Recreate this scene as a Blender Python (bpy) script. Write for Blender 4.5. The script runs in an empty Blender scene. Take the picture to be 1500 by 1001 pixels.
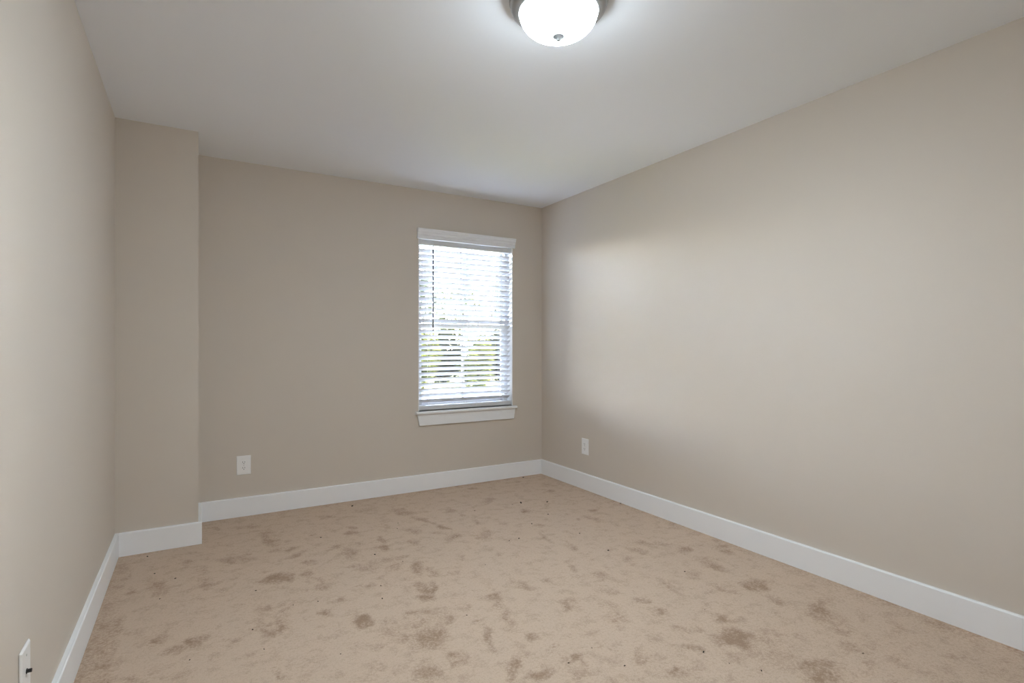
import bpy, bmesh, math, random
import numpy as np
from mathutils import Vector, Matrix, noise

S = bpy.context.scene
C = S.collection
rnd = random.Random(7)

# ------------------------------------------------------------------ dimensions (metres)
H = 2.44                      # ceiling height
XL, XR = -0.3811, 2.7551      # left and right wall faces
YB, YF = 4.1446, -0.80        # back and front wall faces
XC, YC = 0.019, 3.6984        # boxed corner column: right face, front face
BH, BT = 0.1294, 0.0186       # baseboard height and thickness
WX0, WX1, WZ0, WZ1 = 1.560, 2.445, 0.640, 2.095   # window opening
WALL = 0.16

# ------------------------------------------------------------------ camera, light, exposure
cam = bpy.data.cameras.new('camera')
cam.sensor_width = 36.0
cam.lens = 790.44 / 1500 * 36.0
cam.shift_y = 6.56 / 1500
cam.clip_start = 0.02
cam_o = bpy.data.objects.new('camera', cam)
cam_o.location = (0, 0, 1.1707)
cam_o.rotation_euler = (math.pi / 2, 0, -0.5317)
C.objects.link(cam_o)
S.camera = cam_o

world = bpy.data.worlds.new('sky')
S.world = world
world.use_nodes = True
wn = world.node_tree
wn.nodes.clear()
w_out = wn.nodes.new('ShaderNodeOutputWorld')
w_bg = wn.nodes.new('ShaderNodeBackground')
w_sky = wn.nodes.new('ShaderNodeTexSky')
w_sky.sky_type = 'NISHITA'
w_sky.sun_disc = False
w_sky.sun_elevation = math.radians(48)
w_sky.sun_rotation = math.radians(95)
w_sky.air_density = 1.0
w_sky.dust_density = 2.5
w_bg.inputs['Strength'].default_value = 27.0
w_hue = wn.nodes.new('ShaderNodeHueSaturation')      # bright hazy sky, only faintly blue
w_hue.inputs['Saturation'].default_value = 0.80
wn.links.new(w_sky.outputs[0], w_hue.inputs['Color'])
w_tint = wn.nodes.new('ShaderNodeMix')
w_tint.data_type = 'RGBA'
w_tint.blend_type = 'MULTIPLY'
w_tint.inputs[0].default_value = 1.0
w_tint.inputs[7].default_value = (1.05, 0.985, 0.995, 1)
wn.links.new(w_hue.outputs[0], w_tint.inputs[6])
wn.links.new(w_tint.outputs[2], w_bg.inputs['Color'])
wn.links.new(w_bg.outputs[0], w_out.inputs['Surface'])

sun = bpy.data.lights.new('sun', 'SUN')
sun.energy = 30.0
sun.angle = math.radians(0.6)
sun.color = (1.0, 0.95, 0.86)
sun_o = bpy.data.objects.new('sun', sun)
sun_o.location = (7, 4, 9)
sun_o.rotation_euler = Vector((-0.62, 0.06, -0.82)).to_track_quat('-Z', 'Y').to_euler()
C.objects.link(sun_o)

LAMP_STRENGTH = 250.0
S.view_settings.view_transform = 'Standard'
S.view_settings.look = 'None'
S.view_settings.gamma = 1.0
S.view_settings.exposure = 0.82
S.view_settings.use_curve_mapping = False
S.cycles.use_denoising = True
S.cycles.max_bounces = 14
S.cycles.diffuse_bounces = 8
S.cycles.transparent_max_bounces = 16
S.cycles.sample_clamp_indirect = 6.0

# ------------------------------------------------------------------ materials
def mat(name, col, rough=0.6, metal=0.0, spec=0.5, bump=None, var=None):
    """Principled material; bump=(scale, strength, distance), var=(scale, amount) for slight colour variation."""
    m = bpy.data.materials.new(name)
    m.use_nodes = True
    nt = m.node_tree
    b = nt.nodes['Principled BSDF']
    b.inputs['Base Color'].default_value = (*col, 1)
    b.inputs['Roughness'].default_value = rough
    b.inputs['Metallic'].default_value = metal
    b.inputs['Specular IOR Level'].default_value = spec
    tc = nt.nodes.new('ShaderNodeTexCoord')
    if var:
        n = nt.nodes.new('ShaderNodeTexNoise')
        n.inputs['Scale'].default_value = var[0]
        n.inputs['Detail'].default_value = 4
        nt.links.new(tc.outputs['Object'], n.inputs['Vector'])
        r = nt.nodes.new('ShaderNodeMix')
        r.data_type = 'RGBA'
        r.inputs[6].default_value = (*[c * (1 - var[1]) for c in col], 1)
        r.inputs[7].default_value = (*[min(1, c * (1 + var[1])) for c in col], 1)
        nt.links.new(n.outputs['Fac'], r.inputs[0])
        nt.links.new(r.outputs[2], b.inputs['Base Color'])
    if bump:
        n = nt.nodes.new('ShaderNodeTexNoise')
        n.inputs['Scale'].default_value = bump[0]
        n.inputs['Detail'].default_value = 3
        nt.links.new(tc.outputs['Object'], n.inputs['Vector'])
        bp = nt.nodes.new('ShaderNodeBump')
        bp.inputs['Strength'].default_value = bump[1]
        bp.inputs['Distance'].default_value = bump[2]
        nt.links.new(n.outputs['Fac'], bp.inputs['Height'])
        nt.links.new(bp.outputs['Normal'], b.inputs['Normal'])
    return m

M = {}
M['wall'] = mat('beige_wall_paint', (0.642, 0.584, 0.516), 0.62, spec=0.3, bump=(160, 0.06, 0.002), var=(3, 0.012))
M['ceiling'] = mat('ceiling_paint', (0.880, 0.915, 0.970), 0.8, spec=0.2, bump=(120, 0.05, 0.002))
M['trim'] = mat('white_trim_paint', (0.880, 0.895, 0.915), 0.38, spec=0.45, var=(5, 0.01))
M['blind'] = mat('white_blind_vinyl', (0.70, 0.705, 0.71), 0.42, spec=0.4, var=(8, 0.01))
M['vinyl'] = mat('white_window_vinyl', (0.80, 0.82, 0.84), 0.35, spec=0.45, var=(8, 0.01))
M['plate'] = mat('white_plastic', (0.90, 0.90, 0.895), 0.3, spec=0.5, var=(30, 0.01))
M['slot'] = mat('slot_black', (0.02, 0.02, 0.02), 0.6, var=(40, 0.1))
M['screw'] = mat('painted_screw', (0.62, 0.62, 0.60), 0.35, 0.3, var=(60, 0.05))
M['coax'] = mat('dark_metal_connector', (0.05, 0.05, 0.05), 0.35, 0.8, var=(60, 0.1))
M['nickel'] = mat('brushed_nickel', (0.40, 0.40, 0.405), 0.34, 0.85, var=(30, 0.06))
M['nickel_dark'] = mat('dull_nickel', (0.11, 0.11, 0.11), 0.6, 0.3, spec=0.2, var=(30, 0.06))
M['wand'] = mat('backlit_dark_wand', (0.035, 0.040, 0.050), 0.25, spec=0.5, var=(30, 0.1))  # the wand's backlit darkness is put into its colour
M['cord'] = mat('white_cord', (0.72, 0.73, 0.74), 0.7, var=(60, 0.03))
M['crumb'] = mat('dark_lint', (0.055, 0.042, 0.032), 0.9, var=(200, 0.3))
M['crumb_brown'] = mat('brown_lint', (0.105, 0.078, 0.056), 0.9, var=(200, 0.3))
M['bark'] = mat('bark', (0.012, 0.010, 0.008), 1.0, spec=0.0, var=(14, 0.3))
M['leaf_yellow'] = mat('yellow_green_leaf', (0.0115, 0.0130, 0.0032), 1.0, spec=0.0, var=(2.0, 0.35))
M['leaf_green'] = mat('green_leaf', (0.005, 0.0065, 0.002), 1.0, spec=0.0, var=(2.0, 0.4))
M['leaf_dark'] = mat('dark_green_leaf', (0.002, 0.0026, 0.0013), 1.0, spec=0.0, var=(2.0, 0.4))
M['lawn'] = mat('lawn', (0.022, 0.024, 0.012), 1.0, spec=0.0, var=(3.0, 0.3))
M['concrete'] = mat('bounce_concrete', (0.80, 0.80, 0.79), 0.85, var=(1.5, 0.08))  # pale surface of the added paving that reflects daylight to the ceiling
M['asphalt'] = mat('grey_asphalt', (0.016, 0.018, 0.022), 1.0, spec=0.0, var=(2.0, 0.12))

def lamp_glass():
    m = bpy.data.materials.new('lit_frosted_glass')
    m.use_nodes = True
    b = m.node_tree.nodes['Principled BSDF']
    b.inputs['Base Color'].default_value = (0.9, 0.9, 0.9, 1)
    b.inputs['Roughness'].default_value = 0.25
    b.inputs['Emission Color'].default_value = (0.81, 0.922, 1.0, 1)
    # emission shaped by radius: dimmed at rim for a darker ceiling, and around the finial
    nt = m.node_tree
    tc = nt.nodes.new('ShaderNodeTexCoord')
    sx = nt.nodes.new('ShaderNodeVectorMath')
    sx.operation = 'MULTIPLY'
    sx.inputs[1].default_value = (1, 1, 0)
    ln = nt.nodes.new('ShaderNodeVectorMath')
    ln.operation = 'LENGTH'
    fc = nt.nodes.new('ShaderNodeFloatCurve')           # strength against distance from the middle of the bowl
    cv = fc.mapping.curves[0]
    pts = ((0.0, 0.012), (0.24, 0.012), (0.30, 1.0), (0.45, 1.0), (0.60, 0.62), (0.80, 0.13), (1.0, 0.042))
    while len(cv.points) < len(pts): cv.points.new(0.5, 0.5)
    for p, (x, y) in zip(cv.points, pts):
        p.location = (x, y)
        p.handle_type = 'VECTOR'
    fc.mapping.update()
    sc = nt.nodes.new('ShaderNodeMath')
    sc.operation = 'MULTIPLY'
    sc.inputs[1].default_value = 1 / 0.1425
    st = nt.nodes.new('ShaderNodeMath')
    st.operation = 'MULTIPLY'
    st.inputs[1].default_value = LAMP_STRENGTH
    nt.links.new(tc.outputs['Object'], sx.inputs[0])
    nt.links.new(sx.outputs[0], ln.inputs[0])
    nt.links.new(ln.outputs['Value'], sc.inputs[0])
    nt.links.new(sc.outputs[0], fc.inputs['Value'])
    nt.links.new(fc.outputs[0], st.inputs[0])
    nt.links.new(st.outputs[0], b.inputs['Emission Strength'])
    return m
M['lamp_glass'] = lamp_glass()

def window_glass():
    m = bpy.data.materials.new('clear_window_glass')
    m.use_nodes = True
    nt = m.node_tree
    nt.nodes.clear()
    o = nt.nodes.new('ShaderNodeOutputMaterial')
    t = nt.nodes.new('ShaderNodeBsdfTransparent')
    t.inputs['Color'].default_value = (0.95, 0.955, 0.955, 1)
    g = nt.nodes.new('ShaderNodeBsdfGlossy')
    g.inputs['Roughness'].default_value = 0.02
    f = nt.nodes.new('ShaderNodeFresnel')
    f.inputs['IOR'].default_value = 1.45
    x = nt.nodes.new('ShaderNodeMixShader')
    nt.links.new(f.outputs[0], x.inputs[0])
    nt.links.new(t.outputs[0], x.inputs[1])
    nt.links.new(g.outputs[0], x.inputs[2])
    nt.links.new(x.outputs[0], o.inputs['Surface'])
    return m
M['glass'] = window_glass()

def carpet():
    """Cut-pile carpet: warm beige fibres, browner where the pile is trodden and where contact shade is painted by the baseboards ('wear' attribute), fine grain and bump."""
    m = bpy.data.materials.new('beige_cut_pile_carpet')
    m.use_nodes = True
    nt = m.node_tree
    b = nt.nodes['Principled BSDF']
    b.inputs['Roughness'].default_value = 0.95
    b.inputs['Specular IOR Level'].default_value = 0.1
    tc = nt.nodes.new('ShaderNodeTexCoord')
    def nz(scale, detail, rough=0.55):
        n = nt.nodes.new('ShaderNodeTexNoise')
        n.inputs['Scale'].default_value = scale
        n.inputs['Detail'].default_value = detail
        n.inputs['Roughness'].default_value = rough
        nt.links.new(tc.outputs['Object'], n.inputs['Vector'])
        return n.outputs['Fac']
    def mth(op, a, c=None, clamp=False):
        n = nt.nodes.new('ShaderNodeMath')
        n.operation = op
        n.use_clamp = clamp
        for i, v in enumerate((a, c)):
            if v is None: continue
            if isinstance(v, (int, float)): n.inputs[i].default_value = v
            else: nt.links.new(v, n.inputs[i])
        return n.outputs[0]
    def rng(v, a, c, lo, hi):
        n = nt.nodes.new('ShaderNodeMapRange')
        nt.links.new(v, n.inputs[0])
        for i, q in enumerate((a, c, lo, hi)): n.inputs[i + 1].default_value = q
        return n.outputs[0]
    at = nt.nodes.new('ShaderNodeAttribute')
    at.attribute_name = 'wear_shade'
    fibre = nz(330, 3, 0.7)
    tuft = nz(85, 4, 0.7)
    mottle = nz(14, 5, 0.6)
    w = mth('MULTIPLY', at.outputs['Fac'], rng(tuft, 0.3, 0.7, 0.55, 1.35))
    w = mth('ADD', w, rng(mottle, 0.48, 0.75, 0.0, 0.55))
    w = mth('ADD', w, rng(tuft, 0.33, 0.72, -0.20, 0.30))
    w = mth('ADD', w, rng(fibre, 0.3, 0.7, -0.34, 0.34), clamp=True)
    mx = nt.nodes.new('ShaderNodeMix')
    mx.data_type = 'RGBA'
    mx.inputs[6].default_value = (0.590, 0.465, 0.362, 1)
    mx.inputs[7].default_value = (0.345, 0.242, 0.172, 1)
    nt.links.new(w, mx.inputs[0])
    nt.links.new(mx.outputs[2], b.inputs['Base Color'])
    bp = nt.nodes.new('ShaderNodeBump')
    bp.inputs['Strength'].default_value = 0.45
    bp.inputs['Distance'].default_value = 0.006
    hgt = mth('ADD', mth('MULTIPLY', tuft, 0.6), mth('MULTIPLY', fibre, 0.5))
    nt.links.new(hgt, bp.inputs['Height'])
    nt.links.new(bp.outputs['Normal'], b.inputs['Normal'])
    return m
M['carpet'] = carpet()

# ------------------------------------------------------------------ mesh helpers
def box(bm, x0, x1, y0, y1, z0, z1):
    vs = [bm.verts.new((x, y, z)) for x in (x0, x1) for y in (y0, y1) for z in (z0, z1)]
    for q in ((0, 1, 3, 2), (4, 6, 7, 5), (0, 4, 5, 1), (2, 3, 7, 6), (0, 2, 6, 4), (1, 5, 7, 3)):
        bm.faces.new([vs[i] for i in q])
    return vs

def prism(bm, prof, axis, a0, a1):
    """Closed 2-D profile swept along an axis: 'X' takes (y,z), 'Y' takes (x,z), 'Z' takes (x,y)."""
    def P(p, a):
        return {'X': (a, p[0], p[1]), 'Y': (p[0], a, p[1]), 'Z': (p[0], p[1], a)}[axis]
    A = [bm.verts.new(P(p, a0)) for p in prof]
    B = [bm.verts.new(P(p, a1)) for p in prof]
    n = len(prof)
    for i in range(n):
        bm.faces.new((A[i], A[(i + 1) % n], B[(i + 1) % n], B[i]))
    bm.faces.new(A[::-1])
    bm.faces.new(B)

def lathe(bm, prof, cx=0, cy=0, n=64, cap0=False, cap1=False, axis='Z'):
    """Profile of (r, h) turned about an axis through (cx, cy); 'X' turns about +X."""
    rings = []
    for r, h in prof:
        ring = []
        for k in range(n):
            a = 2 * math.pi * k / n
            p = (cx + r * math.cos(a), cy + r * math.sin(a), h)
            if axis == 'X': p = (h, r * math.cos(a), r * math.sin(a))
            if axis == 'Y': p = (r * math.cos(a), h, r * math.sin(a))
            ring.append(bm.verts.new(p))
        rings.append(ring)
    for A, B in zip(rings, rings[1:]):
        for k in range(n):
            bm.faces.new((A[k], A[(k + 1) % n], B[(k + 1) % n], B[k]))
    if cap0: bm.faces.new(rings[0][::-1])
    if cap1: bm.faces.new(rings[-1])

def obj(name, bm, m, parent=None, smooth=False, bevel=0, seg=2, loc=None):
    bmesh.ops.recalc_face_normals(bm, faces=bm.faces)
    me = bpy.data.meshes.new(name)
    bm.to_mesh(me)
    bm.free()
    me.materials.append(m)
    if smooth:
        me.polygons.foreach_set('use_smooth', [True] * len(me.polygons))
    o = bpy.data.objects.new(name, me)
    C.objects.link(o)
    if parent: o.parent = parent
    if loc: o.location = loc
    if bevel:
        md = o.modifiers.new('bevel', 'BEVEL')
        md.width = bevel
        md.segments = seg
        md.limit_method = 'ANGLE'
        md.angle_limit = math.radians(35)
    return o

def tag(o, label, cat, group=None):
    o['label'] = label
    o['category'] = cat
    if group: o['group'] = group
    return o

def struct(o, label=None, cat=None):
    o['kind'] = 'structure'
    if label: tag(o, label, cat)
    return o

def empty(name, loc, rz=0):
    o = bpy.data.objects.new(name, None)
    o.empty_display_size = 0.05
    o.location = loc
    o.rotation_euler = (0, 0, rz)
    C.objects.link(o)
    return o

def copy_tree(o, parent=None):
    c = o.copy()
    C.objects.link(c)
    c.parent = parent
    for ch in [q for q in bpy.data.objects if q.parent == o]:
        copy_tree(ch, c)
    return c

# ------------------------------------------------------------------ room shell
bm = bmesh.new()
box(bm, XL - WALL, XL, YF - WALL, YB + WALL, 0, H)
struct(obj('wall_left', bm, M['wall']), 'plain beige wall along the left edge of the photo', 'wall')
bm = bmesh.new()
box(bm, XR, XR + WALL, YF - WALL, YB + WALL, 0, H)
struct(obj('wall_right', bm, M['wall']), 'long plain beige wall to the right of the window corner', 'wall')
bm = bmesh.new()
box(bm, XL, XR, YF - WALL, YF, 0, H)
struct(obj('wall_front', bm, M['wall']), 'plain beige wall opposite the window', 'wall')

def holed_wall(bm, x0, x1, z0, z1, hx0, hx1, hz0, hz1, y0, y1):
    xs, zs = (x0, hx0, hx1, x1), (z0, hz0, hz1, z1)
    g = {(i, j, k): bm.verts.new((xs[i], y, zs[j])) for i in range(4) for j in range(4) for k, y in enumerate((y0, y1))}
    for k in (0, 1):
        for i in range(3):
            for j in range(3):
                if (i, j) != (1, 1):
                    bm.faces.new((g[i, j, k], g[i + 1, j, k], g[i + 1, j + 1, k], g[i, j + 1, k]))
    for i in range(3):
        for j in (0, 3):
            bm.faces.new((g[i, j, 0], g[i + 1, j, 0], g[i + 1, j, 1], g[i, j, 1]))
            bm.faces.new((g[j, i, 0], g[j, i + 1, 0], g[j, i + 1, 1], g[j, i, 1]))
    for j in (1, 2):
        bm.faces.new((g[1, j, 0], g[2, j, 0], g[2, j, 1], g[1, j, 1]))
        bm.faces.new((g[j, 1, 0], g[j, 2, 0], g[j, 2, 1], g[j, 1, 1]))
bm = bmesh.new()
holed_wall(bm, XL, XR, 0, H, WX0, WX1, WZ0, WZ1, YB, YB + WALL)
struct(obj('wall_back', bm, M['wall']), 'beige wall around the window with an electrical outlet', 'wall')
bm = bmesh.new()
box(bm, XL, XC, YC, YB, 0, H)
struct(obj('wall_column', bm, M['wall']), 'narrow beige boxed-out column in the left corner', 'column')
bm = bmesh.new()
box(bm, XL - WALL, XR + WALL, YF - WALL, YB + WALL, H, H + 0.18)
struct(obj('ceiling', bm, M['ceiling']), 'smooth pale grey white ceiling holding the round lamp', 'ceiling')

# white reveal lining the window opening (painted jamb)
bm = bmesh.new()
t = 0.006
box(bm, WX0, WX0 + t, YB + 0.001, YB + WALL, WZ0, WZ1)
box(bm, WX1 - t, WX1, YB + 0.001, YB + WALL, WZ0, WZ1)
box(bm, WX0 + t, WX1 - t, YB + 0.001, YB + WALL, WZ1 - t, WZ1)
struct(obj('trim_1', bm, M['trim']), 'white painted reveal lining the window opening', 'window reveal')

# ------------------------------------------------------------------ carpet with trodden patches
# centre and the two half-axes of each trodden patch on the floor plan, then its strength
SMUDGES = (
    (0.849,3.412,0.033,-0.003,-0.006,-0.028,0.80), (0.706,3.213,0.032,-0.009,-0.007,-0.038,0.70), (0.768,3.104,0.028,-0.037,-0.025,-0.078,0.50),
    (0.829,3.203,0.032,-0.013,-0.005,-0.022,0.50), (0.977,3.206,0.018,-0.010,-0.012,-0.040,0.70), (0.937,3.089,0.033,-0.010,-0.012,-0.042,0.60),
    (1.119,3.063,0.028,-0.016,-0.012,-0.032,0.70), (1.195,3.245,0.030,-0.029,-0.013,-0.032,0.50), (0.998,2.905,0.028,-0.012,-0.006,-0.019,0.60),
    (0.898,2.874,0.042,-0.024,-0.014,-0.046,0.35), (0.771,2.830,0.031,-0.003,-0.009,-0.044,0.60), (0.751,2.903,0.027,-0.008,-0.004,-0.018,0.40),
    (1.028,2.720,0.044,0.033,-0.006,-0.056,0.80), (1.067,2.607,0.027,-0.034,-0.017,-0.033,0.60), (0.905,2.776,0.052,0.025,-0.004,-0.026,0.50),
    (0.495,3.328,0.036,-0.004,-0.003,-0.025,0.60), (0.494,3.212,0.040,0.009,-0.002,-0.032,0.60), (0.523,3.048,0.031,-0.002,-0.004,-0.035,0.50),
    (0.382,2.962,0.058,-0.025,-0.005,-0.044,0.80), (0.505,2.922,0.027,-0.016,-0.006,-0.035,0.60), (0.539,2.786,0.019,-0.061,-0.011,-0.024,0.60),
    (0.539,2.716,0.034,-0.004,-0.003,-0.024,0.60), (0.709,2.651,0.012,-0.007,-0.006,-0.023,0.50), (0.747,2.629,0.014,-0.008,-0.004,-0.015,0.50),
    (0.954,2.472,0.031,-0.018,-0.016,-0.042,0.80), (0.998,2.438,0.017,-0.010,-0.025,-0.062,0.90), (0.916,2.371,0.044,-0.026,-0.012,-0.032,0.70),
    (1.251,3.672,0.054,-0.045,-0.016,-0.045,0.60), (1.332,3.411,0.042,-0.148,-0.012,-0.023,0.50), (1.566,3.535,0.025,-0.015,-0.020,-0.044,0.60),
    (0.809,3.837,0.048,-0.011,-0.006,-0.031,0.40), (1.066,3.847,0.069,0.005,-0.007,-0.032,0.30), (0.871,3.517,0.031,-0.030,-0.007,-0.026,0.50),
    (0.618,3.527,0.024,0.003,-0.003,-0.026,0.50), (1.073,3.437,0.031,-0.030,-0.011,-0.032,0.40), (1.357,3.023,0.025,-0.015,-0.019,-0.043,0.35),
    (0.420,3.494,0.028,-0.017,-0.009,-0.073,0.40), (1.158,2.544,0.018,-0.011,-0.017,-0.038,0.50), (2.035,3.249,0.027,-0.029,-0.024,-0.036,0.70),
    (2.231,3.297,0.020,-0.011,-0.029,-0.042,0.50), (1.907,3.609,0.040,-0.024,-0.025,-0.048,0.60), (1.985,3.971,0.037,-0.013,-0.018,-0.038,0.60),
    (1.597,3.378,0.021,-0.021,-0.010,-0.020,0.50), (1.624,3.239,0.019,-0.031,-0.017,-0.030,0.60), (1.379,3.241,0.023,-0.035,-0.012,-0.023,0.60),
    (1.369,3.030,0.036,-0.021,-0.022,-0.049,0.50), (1.324,3.140,0.024,0.004,-0.006,-0.017,0.50), (1.554,2.977,0.044,0.031,-0.013,-0.050,0.50),
    (1.497,2.968,0.042,-0.019,-0.006,-0.013,0.40), (2.430,2.990,0.029,-0.017,-0.030,-0.037,0.50), (2.251,2.910,0.034,0.001,-0.012,-0.018,0.60),
    (2.334,2.872,0.019,-0.068,-0.020,-0.021,0.50), (1.934,2.930,0.034,-0.005,-0.013,-0.023,0.40), (1.857,2.798,-0.001,-0.049,-0.015,-0.015,0.50),
    (1.851,2.706,0.004,-0.053,-0.015,-0.016,0.30), (1.897,2.561,-0.014,-0.065,-0.022,-0.016,0.40), (1.727,2.278,0.016,-0.014,-0.017,-0.020,0.60),
    (1.784,2.146,0.014,-0.054,-0.030,-0.027,0.50), (1.287,2.707,0.013,-0.008,-0.012,-0.026,0.40), (1.479,2.651,0.017,-0.010,-0.010,-0.017,0.40),
    (2.583,3.745,0.030,-0.017,-0.019,-0.028,0.50), (2.473,3.587,0.042,0.005,-0.016,-0.026,0.50), (2.378,3.984,0.067,-0.013,-0.017,-0.030,0.40),
    (2.418,3.247,0.026,-0.016,-0.016,-0.021,0.30), (0.512,2.452,0.024,-0.011,-0.004,-0.022,0.80), (0.625,2.303,0.018,-0.020,-0.011,-0.030,0.90),
    (0.678,2.188,0.040,0.006,-0.006,-0.049,0.50), (0.584,2.546,0.021,0.002,-0.002,-0.018,0.60), (0.392,2.648,0.039,-0.017,-0.002,-0.014,0.40),
    (0.348,2.577,0.030,0.022,0.001,-0.016,0.60), (0.872,2.240,0.023,-0.014,-0.009,-0.023,0.60), (0.803,2.242,0.038,-0.014,-0.007,-0.023,0.50),
    (0.821,2.155,0.036,0.005,-0.006,-0.033,0.60), (0.811,2.026,0.052,-0.030,-0.026,-0.066,0.80), (0.922,2.176,0.033,-0.019,-0.028,-0.066,0.40),
    (0.741,2.084,0.026,-0.005,-0.007,-0.025,0.50), (0.611,2.075,0.018,-0.011,-0.006,-0.019,0.50), (0.582,1.942,0.021,-0.013,-0.009,-0.029,0.60),
    (0.831,1.820,0.013,-0.008,-0.014,-0.031,0.70), (0.860,1.870,0.020,-0.005,-0.004,-0.011,0.50), (0.269,2.064,0.025,-0.015,-0.004,-0.030,0.60),
    (0.410,2.156,0.018,-0.011,-0.002,-0.010,0.40), (0.368,2.113,0.014,0.005,0.000,-0.009,0.30), (0.302,2.480,0.020,-0.012,-0.006,-0.049,0.50),
    (0.286,2.413,0.035,-0.003,-0.001,-0.030,0.70), (0.720,1.837,0.038,-0.022,-0.021,-0.054,0.50), (1.198,2.221,0.041,-0.018,-0.012,-0.024,0.80),
    (1.205,2.147,0.021,-0.013,-0.032,-0.057,0.50), (1.155,1.998,0.027,0.002,-0.028,-0.078,0.50), (1.014,1.924,0.014,-0.008,-0.026,-0.050,0.80),
    (1.171,1.838,0.026,-0.002,-0.010,-0.023,0.80), (1.033,1.721,0.024,-0.014,-0.022,-0.037,0.85), (0.976,1.654,0.021,-0.012,-0.022,-0.038,0.80),
    (1.059,1.605,0.027,-0.016,-0.013,-0.020,0.70), (1.428,1.964,0.034,0.003,-0.016,-0.032,0.70), (1.490,1.980,0.043,-0.008,-0.021,-0.033,0.40),
    (1.732,2.088,0.051,-0.006,-0.011,-0.016,0.60), (1.378,2.257,0.023,-0.043,-0.023,-0.029,0.50), (1.702,2.002,0.037,-0.022,-0.024,-0.028,0.40),
    (1.592,1.897,0.021,-0.013,-0.021,-0.025,0.50), (1.621,1.872,0.021,-0.013,-0.017,-0.020,0.40), (1.994,1.895,-0.009,-0.057,-0.016,-0.009,0.60),
    (1.775,1.738,0.017,-0.034,-0.026,-0.020,0.50), (1.563,1.758,0.028,-0.016,-0.031,-0.035,0.35), (1.187,1.641,0.013,-0.027,-0.019,-0.018,0.50),
    (1.229,1.616,0.007,-0.015,-0.033,-0.029,0.70), (1.240,1.590,0.009,-0.005,-0.016,-0.021,0.50), (1.184,1.522,0.019,-0.011,-0.027,-0.035,0.50),
    (1.379,1.602,0.024,-0.038,-0.007,-0.006,0.50), (1.177,1.732,0.036,-0.006,-0.005,-0.010,0.50), (1.445,1.512,0.024,-0.014,-0.025,-0.027,0.50),
    (1.037,2.068,0.037,-0.010,-0.004,-0.011,0.50), (1.534,2.219,0.032,-0.042,-0.020,-0.024,0.30), (1.261,1.440,0.012,-0.007,-0.010,-0.012,0.60),
    (1.048,2.179,0.016,-0.009,-0.016,-0.034,0.40), (2.201,2.288,0.018,-0.051,-0.032,-0.027,0.60), (2.056,2.221,0.009,-0.050,-0.029,-0.024,0.50),
    (2.419,2.157,0.029,-0.029,-0.033,-0.028,0.60), (2.307,2.346,0.007,-0.061,-0.026,-0.021,0.40), (2.374,2.281,0.017,-0.056,-0.026,-0.021,0.40),
    (2.379,1.935,0.003,-0.079,-0.040,-0.024,0.70), (2.625,2.059,0.022,-0.051,-0.037,-0.025,0.50), (2.358,1.681,0.021,-0.040,-0.050,-0.030,0.80),
    (2.195,1.900,0.030,-0.018,-0.020,-0.017,0.50), (2.004,1.889,-0.011,-0.066,-0.019,-0.011,0.50), (2.205,1.711,0.029,-0.035,-0.020,-0.014,0.50),
    (2.129,1.733,0.028,-0.017,-0.024,-0.019,0.40), (2.310,1.520,0.019,-0.027,-0.033,-0.019,0.50), (2.395,1.380,0.006,-0.045,-0.067,-0.028,0.80),
    (2.320,1.313,-0.002,-0.033,-0.032,-0.012,0.60), (1.943,1.543,0.023,-0.013,-0.029,-0.023,0.70), (2.002,1.509,0.010,-0.013,-0.024,-0.016,0.70),
    (1.886,1.411,0.034,-0.049,-0.053,-0.033,0.90), (1.800,1.438,0.021,-0.012,-0.038,-0.030,0.60), (1.969,1.339,0.003,-0.033,-0.031,-0.013,0.40),
    (1.782,1.842,0.033,-0.019,-0.019,-0.020,0.40), (1.575,1.571,0.028,-0.017,-0.026,-0.026,0.40), (1.669,1.426,0.010,-0.028,-0.017,-0.010,0.60),
    (1.940,1.105,0.055,-0.032,-0.065,-0.037,0.70), (1.901,1.247,0.044,-0.053,-0.063,-0.035,0.30), (2.303,1.214,0.014,-0.032,-0.030,-0.012,0.50),
    (2.195,1.144,0.021,-0.027,-0.032,-0.014,0.40), (1.524,1.350,0.040,-0.033,-0.017,-0.014,0.50), (1.751,1.551,0.031,-0.026,-0.018,-0.014,0.30),
    (1.997,1.666,-0.003,-0.036,-0.018,-0.009,0.40), (0.394,3.562,0.040,-0.088,-0.018,-0.078,0.60), (0.157,3.310,0.045,-0.013,-0.001,-0.042,0.70),
    (0.243,3.326,0.039,-0.023,-0.004,-0.054,0.50), (-0.043,3.391,0.031,0.004,0.002,-0.027,0.50), (-0.167,3.148,0.024,0.023,0.018,-0.097,0.50),
    (-0.283,3.372,0.012,0.026,0.010,-0.037,0.50), (-0.263,3.129,0.014,-0.008,0.004,-0.052,0.50), (0.342,2.948,0.061,-0.010,-0.003,-0.044,0.80),
    (0.069,3.036,0.030,0.024,0.003,-0.026,0.50), (0.135,2.912,0.020,-0.007,-0.000,-0.019,0.50), (0.019,2.891,0.016,-0.010,-0.000,-0.023,0.50),
    (0.263,2.622,0.042,-0.025,-0.003,-0.034,0.50), (0.256,2.424,0.062,-0.023,-0.002,-0.036,0.70), (-0.120,2.567,0.028,0.018,0.010,-0.048,0.80),
    (0.004,2.466,0.026,0.008,0.005,-0.035,0.70), (-0.066,2.441,0.030,0.002,0.004,-0.034,0.60), (0.128,2.401,0.027,-0.025,-0.002,-0.013,0.50),
    (-0.171,2.292,0.031,-0.018,0.002,-0.023,0.70), (0.029,3.237,0.021,-0.013,-0.000,-0.024,0.40), (0.032,3.112,0.015,-0.009,-0.000,-0.027,0.40),
    (0.407,3.370,0.029,0.000,-0.002,-0.034,0.50), (0.109,3.943,0.038,-0.022,-0.001,-0.029,0.50), (0.312,3.869,0.055,-0.013,-0.002,-0.037,0.40),
)
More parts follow.
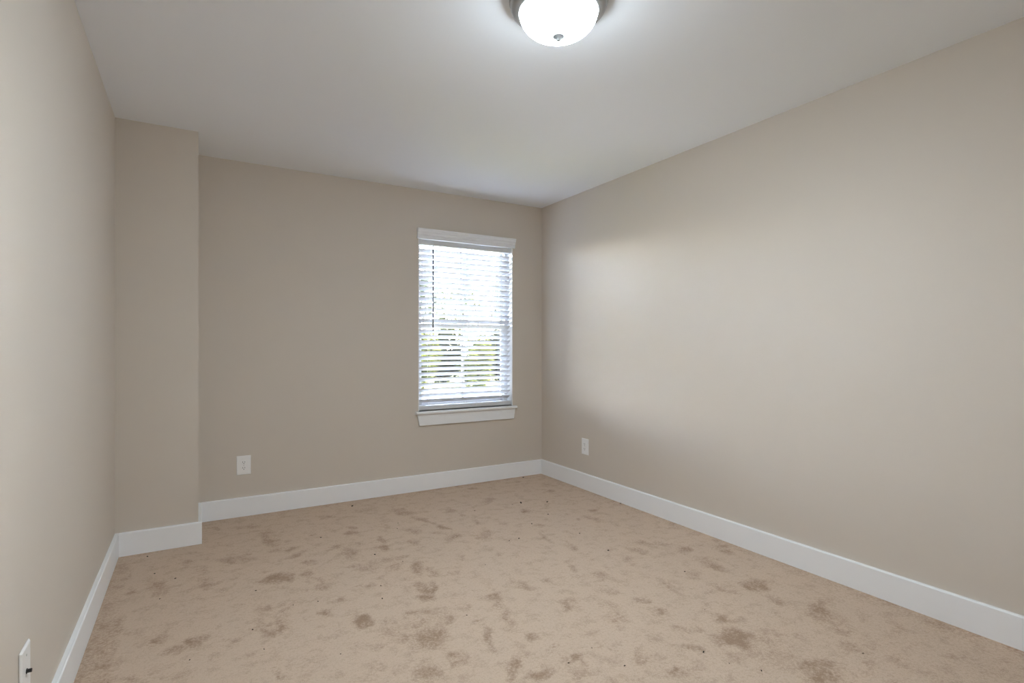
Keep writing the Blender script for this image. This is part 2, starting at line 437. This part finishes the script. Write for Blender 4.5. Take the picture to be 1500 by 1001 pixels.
CRUMBS = (
    (0.992, 3.986, 0.0125), (0.664, 3.431, 0.0067), (1.157, 3.450, 0.0059), (1.118, 3.349, 0.0070),
    (0.871, 2.997, 0.0077), (0.974, 2.825, 0.0048), (0.783, 2.593, 0.0060), (2.518, 4.083, 0.0109),
    (2.093, 3.428, 0.0163), (2.277, 3.350, 0.0123), (1.910, 2.991, 0.0085), (2.116, 3.103, 0.0076),
    (2.070, 2.687, 0.0077), (2.038, 2.380, 0.0086), (1.627, 2.798, 0.0074), (1.697, 2.803, 0.0091),
    (1.714, 3.435, 0.0063), (1.339, 2.557, 0.0055), (2.018, 3.422, 0.0060), (2.726, 3.045, 0.0081),
    (0.749, 2.457, 0.0073), (1.019, 2.119, 0.0053), (0.478, 2.096, 0.0041), (0.487, 2.580, 0.0050),
    (0.384, 2.600, 0.0049), (1.355, 1.492, 0.0055), (1.189, 1.610, 0.0050), (1.326, 1.644, 0.0048),
    (1.676, 1.406, 0.0073), (2.189, 1.956, 0.0060), (1.949, 1.628, 0.0048), (1.698, 1.308, 0.0045),
    (1.759, 1.219, 0.0059), (2.191, 1.092, 0.0057), (-0.226, 3.608, 0.0076), (-0.177, 3.319, 0.0060),
    (-0.084, 3.198, 0.0065), (-0.139, 2.976, 0.0054), (-0.016, 2.341, 0.0051), (0.252, 2.843, 0.0062),
    (0.206, 2.460, 0.0056), (0.231, 2.279, 0.0053),
)

GRID = 0.012
nx = int((XR - XL) / GRID)
ny = int((YB - YF) / GRID)
gx = np.linspace(XL, XR, nx + 1)
gy = np.linspace(YF, YB, ny + 1)
GX, GY = np.meshgrid(gx, gy, indexing='ij')
rs = np.random.RandomState(11)

def smooth_noise(scale, seed):
    """Cheap value noise on the carpet grid."""
    r = np.random.RandomState(seed)
    T = r.rand(64, 96)
    fx, fy = (GX - XL) / scale, (GY - YF) / scale
    ix, iy = np.floor(fx).astype(int), np.floor(fy).astype(int)
    tx, ty = fx - ix, fy - iy
    tx, ty = tx * tx * (3 - 2 * tx), ty * ty * (3 - 2 * ty)
    def at(i, j): return T[i % 64, j % 96]
    return (at(ix, iy) * (1 - tx) + at(ix + 1, iy) * tx) * (1 - ty) + (at(ix, iy + 1) * (1 - tx) + at(ix + 1, iy + 1) * tx) * ty

n1, n2 = smooth_noise(0.060, 1) - .5, smooth_noise(0.060, 2) - .5
n3, n4 = smooth_noise(0.027, 3) - .5, smooth_noise(0.11, 4) - .5
n5 = smooth_noise(0.035, 5)
WXg = GX + n1 * 0.050 + n3 * 0.022
WYg = GY + n2 * 0.065 + n3 * 0.030
wear_shade = np.zeros_like(GX)
for (cx, cy, ax, ay, bx, by, s) in SMUDGES:
    det = ax * by - ay * bx
    if abs(det) < 1e-8: continue
    dx, dy = WXg - cx, WYg - cy
    p = (dx * by - dy * bx) / det
    q = (ax * dy - ay * dx) / det
    d = np.sqrt(p * p + q * q) / 1.12
    wear_shade = np.maximum(wear_shade, s * np.clip((1.42 - d) / 0.95, 0, 1) * (0.62 + 0.55 * n5))
# the strip along the left wall the vacuum cleaner missed, and a browner edge by the baseboards: unvacuumed pile plus painted contact shade
strip = np.clip((-0.255 + n1 * 0.02 - GX) / 0.012, 0, 1) * np.clip((2.92 + n2 * 0.05 - GY) / 0.05, 0, 1)
wear_shade = np.maximum(wear_shade, 0.42 * strip * (0.7 + 0.5 * n5))
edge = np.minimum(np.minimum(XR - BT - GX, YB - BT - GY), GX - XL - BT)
wear_shade = np.maximum(wear_shade, 0.30 * np.clip(1 - edge / 0.10, 0, 1) * (0.4 + n5))
# the carpet nearer the doorway is more trodden overall
wear_shade = np.clip(wear_shade + np.clip((1.9 - GY) / 1.2, 0, 1) * (0.10 + 0.34 * np.clip(n4 + n1 * .5, 0, 1)), 0, 1)

lift = 0.0012 * n3 + 0.0010 * n1 - 0.0022 * wear_shade
co = np.stack([GX, GY, lift - lift.max()], -1).reshape(-1, 3)
idx = np.arange((nx + 1) * (ny + 1)).reshape(nx + 1, ny + 1)
quads = np.stack([idx[:-1, :-1], idx[1:, :-1], idx[1:, 1:], idx[:-1, 1:]], -1).reshape(-1, 4)
me = bpy.data.meshes.new('floor')
me.from_pydata(co.tolist(), [], quads.tolist())
me.polygons.foreach_set('use_smooth', [True] * len(me.polygons))
a = me.attributes.new('wear_shade', 'FLOAT', 'POINT')
a.data.foreach_set('value', wear_shade.reshape(-1).astype(np.float32))
me.materials.append(M['carpet'])
floor = bpy.data.objects.new('floor', me)
C.objects.link(floor)
struct(floor, 'beige cut pile carpet with brown trodden patches', 'carpet')

# ------------------------------------------------------------------ baseboards
def base_prof(f, s):
    """Flat board with an eased top edge; f = wall face coordinate, s = direction into the room."""
    return [(f, 0), (f + s * BT, 0), (f + s * BT, BH - 0.004), (f + s * (BT - 0.004), BH), (f, BH)]
def board(name, label, prof, axis, a0, a1):
    bm = bmesh.new()
    prism(bm, prof, axis, a0, a1)
    struct(obj(name, bm, M['trim']), label, 'baseboard')
board('baseboard_left', 'white baseboard along the left wall', base_prof(XL, 1), 'Y', YF, YC)
board('baseboard_column', 'short white baseboard across the column front', base_prof(YC, -1), 'X', XL + BT, XC + BT)
board('baseboard_column_side', 'white baseboard return along the side of the column', base_prof(XC, 1), 'Y', YC, YB)
board('baseboard_back', 'white baseboard under the window wall', base_prof(YB, -1), 'X', XC + BT, XR)
board('baseboard_right', 'long white baseboard along the right wall', base_prof(XR, -1), 'Y', YF, YB - BT)
board('baseboard_front', 'white baseboard along the wall opposite the window', base_prof(YF, 1), 'X', XL + BT, XR - BT)

# ------------------------------------------------------------------ window: vinyl frame, two sashes, muntins, panes
def rect_frame(bm, x0, x1, z0, z1, y0, y1, w, wb=None):
    wb = wb or w
    box(bm, x0, x0 + w, y0, y1, z0, z1)
    box(bm, x1 - w, x1, y0, y1, z0, z1)
    box(bm, x0 + w, x1 - w, y0, y1, z1 - w, z1)
    box(bm, x0 + w, x1 - w, y0, y1, z0, z0 + wb)
fx0, fx1, fz0, fz1 = WX0 + t, WX1 - t, WZ0, WZ1 - t
FY = YB + 0.085
ZM = 1.342
bm = bmesh.new()
rect_frame(bm, fx0, fx1, fz0, fz1, FY, YB + WALL, 0.030, 0.035)
win = struct(obj('window_1', bm, M['vinyl'], bevel=0.002), 'white single-hung window behind the slatted blind', 'window')
sx0, sx1 = fx0 + 0.0301, fx1 - 0.0301
bm = bmesh.new()
rect_frame(bm, sx0, sx1, ZM - 0.02, fz1 - 0.0301, FY + 0.042, FY + 0.066, 0.024, 0.036)
obj('upper_sash', bm, M['vinyl'], win, bevel=0.002)
bm = bmesh.new()
rect_frame(bm, sx0, sx1, fz0 + 0.0351, ZM + 0.018, FY + 0.010, FY + 0.036, 0.026, 0.040)
low = obj('lower_sash', bm, M['vinyl'], win, bevel=0.002)
xm = (WX0 + WX1) / 2
for z0, z1, yy in ((ZM + 0.016, fz1 - 0.0541, FY + 0.051), (fz0 + 0.0751, ZM - 0.006, FY + 0.020)):
    bm = bmesh.new()
    box(bm, xm - 0.009, xm + 0.009, yy, yy + 0.006, z0, z1)
    obj('muntin', bm, M['vinyl'], win)
    bm = bmesh.new()
    box(bm, sx0 + 0.02, sx1 - 0.02, yy + 0.0061, yy + 0.0091, z0 - 0.006, z1 + 0.006)
    obj('pane', bm, M['glass'], win)
bm = bmesh.new()
box(bm, xm - 0.03, xm + 0.03, FY + 0.012, FY + 0.032, ZM + 0.0181, ZM + 0.028)
obj('sash_lock', bm, M['vinyl'], win, bevel=0.003)

# stool and apron
bm = bmesh.new()
prof = [(YB + 0.084, WZ0 - 0.022), (YB + 0.084, WZ0), (YB - 0.036, WZ0), (YB - 0.041, WZ0 - 0.004), (YB - 0.042, WZ0 - 0.011),
        (YB - 0.041, WZ0 - 0.018), (YB - 0.036, WZ0 - 0.022)]
# the horns (wider than the opening) stop at the wall; the middle runs back to the window frame
horn = [(YB - 0.0005, WZ0 - 0.022), (YB - 0.0005, WZ0)] + prof[2:]
prism(bm, horn, 'X', 1.532, WX0 + t)
prism(bm, prof, 'X', WX0 + t, WX1 - t)
prism(bm, horn, 'X', WX1 - t, 2.470)
struct(obj('trim_2', bm, M['trim']), 'white window sill projecting below the blind', 'window sill')
bm = bmesh.new()
zt, zb = WZ0 - 0.0222, 0.526
ap = [(1.545, zt), (2.463, zt), (2.447, zb), (1.563, zb)]
fr = [bm.verts.new((x, YB - 0.020, z)) for x, z in ap]
bk = [bm.verts.new((x + (0.0 if i in (1, 2) else 0.0), YB - 0.0005, z)) for i, (x, z) in enumerate(ap)]
bm.faces.new(fr)
bm.faces.new(bk[::-1])
for i in range(4):
    bm.faces.new((fr[i], fr[(i + 1) % 4], bk[(i + 1) % 4], bk[i]))
struct(obj('trim_3', bm, M['trim'], bevel=0.0025), 'white apron with slanted ends below the window sill', 'window apron')

# ------------------------------------------------------------------ venetian blind
blind = tag(empty('venetian_blind', ((WX0 + WX1) / 2, YB, WZ0)), 'white horizontal slat blind with valance covering the window', 'window blind')
ox, oy, oz = blind.location
hw = (WX1 - WX0) / 2 - 0.010
SY = 0.046                                   # slat centre behind the wall face
bm = bmesh.new()
# moulded valance, stepped like a small crown, with returns at both ends
vz0, vz1 = 2.040 - oz, 2.121 - oz
vp = [(-0.010, vz0), (-0.018, vz0), (-0.0195, vz0 + 0.003), (-0.0195, vz0 + 0.026), (-0.026, vz0 + 0.029), (-0.0265, vz0 + 0.034),
      (-0.0265, vz0 + 0.046), (-0.034, vz0 + 0.050), (-0.035, vz0 + 0.055), (-0.035, vz0 + 0.068), (-0.040, vz0 + 0.071), (-0.041, vz1 - 0.003), (-0.038, vz1), (-0.010, vz1)]
prism(bm, vp, 'X', -0.456, 0.456)
for s in (-1, 1):
    xa, xb = sorted((s * 0.456, s * 0.446))
    box(bm, xa, xb, -0.010, -0.0005, vz0, vz1)
obj('valance', bm, M['trim'], blind)
bm = bmesh.new()
hz = 2.043 - oz
box(bm, -hw, hw, SY - 0.028, SY + 0.028, 2.000 - oz, hz)
obj('headrail', bm, M['blind'], blind, bevel=0.002)
SP, TILT, SW = 0.0441, math.radians(35), 0.050
z_first = 1.953 - oz
n_slats = 29
bm = bmesh.new()
prof = []
for i in range(9):                            # gently crowned section
    q = -1 + 2 * i / 8
    prof.append((q * SW / 2, 0.0021 + 0.0016 * (1 - q * q)))
for i in range(9):
    q = 1 - 2 * i / 8
    prof.append((q * SW / 2, -0.0021 + 0.0016 * (1 - q * q)))
rot = [(y * math.cos(-TILT) - z * math.sin(-TILT), y * math.sin(-TILT) + z * math.cos(-TILT)) for y, z in prof]
prism(bm, rot, 'X', -hw + 0.002, hw - 0.002)
slat = obj('slat', bm, M['blind'], blind, loc=(0, SY, z_first))
for i in range(1, n_slats):
    s = slat.copy()
    C.objects.link(s)
    s.parent = blind
    s.location = (0, SY, z_first - SP * i)
z_rail = WZ0 + 0.023 - oz
bm = bmesh.new()
rail = [(-0.025, -0.016), (-0.021, -0.020), (0.021, -0.020), (0.025, -0.016), (0.025, 0.013), (0.020, 0.018), (-0.020, 0.018), (-0.025, 0.013)]
prism(bm, [(SY + y, z_rail + z) for y, z in rail], 'X', -hw + 0.001, hw - 0.001)
obj('bottom_rail', bm, M['blind'], blind)
for x in (-0.335, 0.0, 0.335):                # ladder strings, one pair front and back each
    bm = bmesh.new()
    for dy in (-0.0262, 0.0262):
        lathe(bm, [(0.0011, z_rail + 0.010), (0.0011, 2.000 - oz)], x, SY + dy, 6)
    obj('ladder_cord', bm, M['cord'], blind, smooth=True)
wx = 1.690 - ox
bm = bmesh.new()
lathe(bm, [(0.0045, 1.295 - oz), (0.0052, 1.300 - oz), (0.0052, 1.330 - oz), (0.0048, 1.345 - oz), (0.0048, 1.985 - oz), (0.0022, 1.992 - oz)], wx, SY - 0.038, 10, True, True)
wand = obj('tilt_wand', bm, M['wand'], blind, smooth=True)
wand['label'] = 'thin dark tilt wand'
bm = bmesh.new()
lathe(bm, [(0.0022, 1.992 - oz), (0.0022, 2.016 - oz)], wx, SY - 0.036, 8, True, True)
box(bm, wx - 0.005, wx + 0.005, SY - 0.040, SY - 0.0285, 2.014 - oz, 2.026 - oz)
obj('hook', bm, M['vinyl'], wand)

# ------------------------------------------------------------------ ceiling lamp
LX, LY = 1.145, 1.612
lamp = tag(empty('ceiling_lamp', (LX, LY, H)), 'round flush-mount ceiling lamp with glowing frosted bowl and brushed metal rim', 'ceiling light')
bm = bmesh.new()
pan = [(0.170, 0.0), (0.1795, -0.003), (0.181, -0.012), (0.179, -0.016), (0.174, -0.0175), (0.173, -0.020), (0.1755, -0.024),
       (0.1750, -0.034), (0.168, -0.045), (0.158, -0.052), (0.147, -0.056), (0.1445, -0.0575), (0.1430, -0.050), (0.1430, -0.004)]
lathe(bm, pan, n=96)
obj('metal_rim', bm, M['nickel'], lamp, smooth=True)
bm = bmesh.new()
bowl = [(0.1425, -0.0522)]
for i in range(1, 17):
    a = math.pi / 2 * i / 16
    bowl.append((max(0.0145, 0.1425 * math.cos(a) ** 0.92), -0.055 - 0.086 * math.sin(a)))
lathe(bm, bowl, n=96)
obj('glass_bowl', bm, M['lamp_glass'], lamp, smooth=True)
bm = bmesh.new()
lathe(bm, [(0.0150, -0.1388), (0.0205, -0.1402), (0.0207, -0.1412), (0.0180, -0.1440), (0.0140, -0.1470), (0.0095, -0.1495), (0.0080, -0.1515), (0.0050, -0.1545), (0.001, -0.1555)], n=32, cap0=True, cap1=True)
obj('finial', bm, M['nickel_dark'], lamp, smooth=True)

# ------------------------------------------------------------------ outlets and cable plate
def plate_mesh(w, h, hole=None):
    bm = bmesh.new()
    d, e = 0.0065, 0.0045
    o = [(-w / 2, -h / 2), (w / 2, -h / 2), (w / 2, h / 2), (-w / 2, h / 2)]
    i = [(-w / 2 + e, -h / 2 + e), (w / 2 - e, -h / 2 + e), (w / 2 - e, h / 2 - e), (-w / 2 + e, h / 2 - e)]
    a = [bm.verts.new((x, -0.0004, z)) for x, z in o]
    b = [bm.verts.new((x, -0.0030, z)) for x, z in o]
    c = [bm.verts.new((x, -d, z)) for x, z in i]
    for k in range(4):
        n = (k + 1) % 4
        bm.faces.new((a[k], a[n], b[n], b[k]))
        bm.faces.new((b[k], b[n], c[n], c[k]))
    bm.faces.new(a[::-1])
    bm.faces.new(c)
    return bm

def make_outlet(name, loc, rz, label):
    """Duplex outlet: wall plate, two receptacles (> slots), centre screw; faces local -Y."""
    t_ = tag(empty(name, loc, rz), label, 'electrical outlet')
    obj('wall_plate', plate_mesh(0.089, 0.131), M['plate'], t_, bevel=0.001)
    for s in (-1, 1):
        bm = bmesh.new()
        pr = []
        for k in range(32):                   # round face flattened at top and bottom
            a_ = 2 * math.pi * k / 32
            pr.append((0.0172 * math.cos(a_), max(-0.0138, min(0.0138, 0.0172 * math.sin(a_)))))
        prism(bm, pr, 'Y', -0.0082, -0.0062)
        r_ = obj('receptacle', bm, M['plate'], t_, loc=(0, 0, s * 0.0195), bevel=0.0006)
        for (dx, w_, h_) in ((-0.0064, 0.0026, 0.0090), (0.0064, 0.0026, 0.0074)):
            bm = bmesh.new()
            box(bm, dx - w_ / 2, dx + w_ / 2, -0.0085, -0.0080, 0.0030 - h_ / 2, 0.0030 + h_ / 2)
            obj('slot', bm, M['slot'], r_)
        bm = bmesh.new()
        lathe(bm, [(0.0027, -0.0085), (0.0027, -0.0080)], n=16, cap0=True, cap1=True, axis='Y')
        obj('ground_hole', bm, M['slot'], r_, loc=(0, 0, -0.0075))
    bm = bmesh.new()
    lathe(bm, [(0.0032, -0.0062), (0.0032, -0.0074), (0.0022, -0.0080)], n=16, cap0=True, cap1=True, axis='Y')
    obj('screw', bm, M['screw'], t_)
    return t_
make_outlet('electrical_outlet', (0.292, YB, 0.3490), 0, 'white duplex outlet on the wall left of the window, above the baseboard')
make_outlet('electrical_outlet', (XR, 3.500, 0.3480), -math.pi / 2, 'white outlet on the right wall, seen at an angle near the corner')

cp = tag(empty('cable_plate', (XL, 1.838, 0.3300), math.pi / 2), 'white wall plate with dark cable connector at the lower left edge', 'wall plate')
obj('wall_plate', plate_mesh(0.0885, 0.131), M['plate'], cp, bevel=0.001)
bm = bmesh.new()
lathe(bm, [(0.0066, -0.0060), (0.0066, -0.0085), (0.0046, -0.0088), (0.0048, -0.0170), (0.0040, -0.0178), (0.0015, -0.0178)], n=6, cap0=True, cap1=True, axis='Y')
cx_ = obj('cable_connector', bm, M['coax'], cp)
cx_['label'] = 'dark threaded cable connector'
for s in (-1, 1):
    bm = bmesh.new()
    lathe(bm, [(0.0030, -0.0062), (0.0030, -0.0070), (0.0020, -0.0076)], n=16, cap0=True, cap1=True, axis='Y')
    obj('screw', bm, M['screw'], cp, loc=(0, 0, s * 0.042))

# ------------------------------------------------------------------ crumbs of lint on the carpet
SPECIAL = {
    8: 'biggest black crumb on the carpet, in front of the far corner',
    0: 'black crumb on the carpet close under the back baseboard, below the wall',
    7: 'dark crumb on the carpet right by the far corner baseboard',
    19: 'small dark crumb touching the carpet edge along the right baseboard',
    28: 'black crumb at the tip of a brown patch, middle right of the carpet',
    34: 'dark crumb on the carpet just below the column baseboard',
    9: 'brown crumb on the carpet right of the biggest black crumb',
    38: 'lone dark crumb on the carpet near the bottom left',
    33: 'thin dark crumb farthest to the right on the carpet, near the bottom',
}
for i, (x, y, r) in enumerate(CRUMBS):
    r *= 0.62
    bm = bmesh.new()
    bmesh.ops.create_icosphere(bm, subdivisions=2, radius=r)
    k = rnd.uniform(0.45, 0.75)
    off = Vector((rnd.random() * 9, rnd.random() * 9, i))
    for v in bm.verts:
        n_ = noise.noise(v.co / r * 1.3 + off)
        v.co *= 1 + 0.45 * n_
        v.co = Vector((v.co.x * 1.2, v.co.y * k, v.co.z * 0.55))
    o = obj('lint_crumb', bm, M['crumb'] if (r > 0.0045 or i % 3) else M['crumb_brown'], smooth=True, loc=(x, y, r * 0.42))
    o.rotation_euler = (0, 0, rnd.uniform(0, 6.28))
    tag(o, SPECIAL.get(i, 'faint tiny crumb, one of many strewn over the open carpet'), 'crumb', 'crumbs of lint on the carpet')

# ------------------------------------------------------------------ outside, seen through the slats
GZ = -0.35
def slab(name, x0, x1, y0, y1, z0, z1, m, label, cat):
    bm = bmesh.new()
    box(bm, x0, x1, y0, y1, z0, z1)
    struct(obj(name, bm, m), label, cat)
slab('ground_bounce_paving', -8, 22, YB + WALL + 0.02, 6.2, GZ - 0.2, GZ, M['concrete'], 'pale unseen paving added below the window to bounce daylight in', 'paving')  # unseen paving, added to bounce light up through the slats
slab('ground_yard', -14, 34, 6.2, 11.0, GZ - 0.22, GZ - 0.02, M['lawn'], 'strip of grass between the paving and the road outside', 'lawn')
slab('ground_road', -20, 50, 11.0, 17.0, GZ - 0.25, GZ - 0.06, M['asphalt'], 'grey road beyond the paving outside the window', 'road')
slab('ground_lawn', -30, 70, 17.0, 70.0, GZ - 0.2, GZ, M['lawn'], 'green lawn beyond the road outside the window', 'lawn')

def foliage(name, n, m, parent, cz, rx, ry, rz, size, seed, hollow=0.25):
    """A crown of separate leaf blades scattered through clumps of an ellipsoid."""
    r = np.random.RandomState(seed)
    nc = max(6, n // 120)
    cl = r.normal(size=(nc, 3))
    cl /= np.linalg.norm(cl, axis=1)[:, None]
    cl *= (hollow + (1 - hollow) * r.rand(nc, 1) ** 0.5)
    pick = r.randint(0, nc, n)
    p = (cl[pick] + r.normal(size=(n, 3)) * 0.17) * (rx, ry, rz) + (0, 0, cz)
    verts, faces = [], []
    for i in range(n):
        d = Vector(r.normal(size=3)).normalized()
        u = d.orthogonal().normalized()
        L, W = size * r.uniform(.7, 1.3), size * r.uniform(.3, .5)
        c = Vector(p[i])
        w_ = d.cross(u)
        k = len(verts)
        verts += [c - d * L / 2, c + u * W / 2 + w_ * W * .2, c + d * L / 2, c - u * W / 2 + w_ * W * .2]
        faces += [(k, k + 1, k + 2), (k, k + 2, k + 3)]
    me = bpy.data.meshes.new(name)
    me.from_pydata([tuple(v) for v in verts], [], faces)
    me.materials.append(m)
    o = bpy.data.objects.new(name, me)
    C.objects.link(o)
    o.parent = parent
    return o

def trunk(parent, h, r0, seed, n_br=5):
    r = random.Random(seed)
    bm = bmesh.new()
    def limb(a, b, ra, rb):
        d = (b - a).normalized()
        u = d.orthogonal().normalized()
        w_ = d.cross(u)
        A = [bm.verts.new(a + (u * math.cos(k * math.pi / 4) + w_ * math.sin(k * math.pi / 4)) * ra) for k in range(8)]
        B = [bm.verts.new(b + (u * math.cos(k * math.pi / 4) + w_ * math.sin(k * math.pi / 4)) * rb) for k in range(8)]
        for k in range(8):
            bm.faces.new((A[k], A[(k + 1) % 8], B[(k + 1) % 8], B[k]))
        bm.faces.new(A[::-1])
        bm.faces.new(B)
    top = Vector((r.uniform(-.1, .1), r.uniform(-.1, .1), h))
    limb(Vector((0, 0, 0)), top, r0, r0 * .55)
    for k in range(n_br):
        s = Vector((0, 0, 0)).lerp(top, r.uniform(.45, .95))
        a_ = r.uniform(0, 6.28)
        limb(s, s + Vector((math.cos(a_) * h * .22, math.sin(a_) * h * .22, h * r.uniform(.25, .5))), r0 * .4, r0 * .12)
    obj('trunk', bm, M['bark'], parent, smooth=True)

# (name, label, x, y, crown centre, radii, leaves, leaf size, material, trunk height)
GREEN = (
    ('leafy_tree', 'tree whose thin crown shows behind the upper left of the blind', 'tree', 9.3, 25.0, 3.3, (1.3, 1.2, 1.7), 3200, 0.20, 'leaf_green', 3.0),
    ('leafy_tree', 'tree whose thin crown shows behind the upper middle of the blind', 'tree', 13.2, 29.0, 3.6, (1.6, 1.3, 2.0), 3200, 0.22, 'leaf_yellow', 3.0),
    ('leafy_tree', 'tree whose thin crown shows behind the upper right of the blind', 'tree', 14.4, 25.0, 3.2, (1.3, 1.2, 1.8), 3200, 0.20, 'leaf_green', 3.0),
    ('leafy_shrub', 'sunny yellow green shrub at the left edge of the window', 'shrub', 6.95, 18.0, 1.00, (0.56, 0.45, 1.00), 5200, 0.15, 'leaf_yellow', 0.7),
    ('leafy_shrub', 'yellow green shrub behind the middle of the blind', 'shrub', 9.10, 18.0, 0.95, (0.62, 0.45, 0.95), 5200, 0.15, 'leaf_yellow', 0.7),
    ('leafy_shrub', 'yellow green shrub at the right edge of the window', 'shrub', 11.2, 18.0, 0.95, (0.58, 0.45, 0.95), 5200, 0.15, 'leaf_yellow', 0.7),
    ('leafy_shrub', 'dark green shrub behind the left third of the blind', 'shrub', 8.85, 20.4, 1.05, (0.75, 0.5, 1.10), 6000, 0.16, 'leaf_dark', 0.7),
    ('leafy_shrub', 'dark green shrub behind the right third of the blind', 'shrub', 11.45, 20.4, 1.05, (0.75, 0.5, 1.10), 6000, 0.16, 'leaf_dark', 0.7),
)
for k, (nm, lb, ct, x, y, cz, rad, n_, sz, mm, th) in enumerate(GREEN):
    e_ = tag(empty(nm, (x, y, GZ)), lb, ct, 'trees and shrubs outside the window')
    trunk(e_, th, 0.10 if ct == 'tree' else 0.035, 20 + k)
    foliage('foliage', n_, M[mm], e_, cz, *rad, sz, 40 + k)
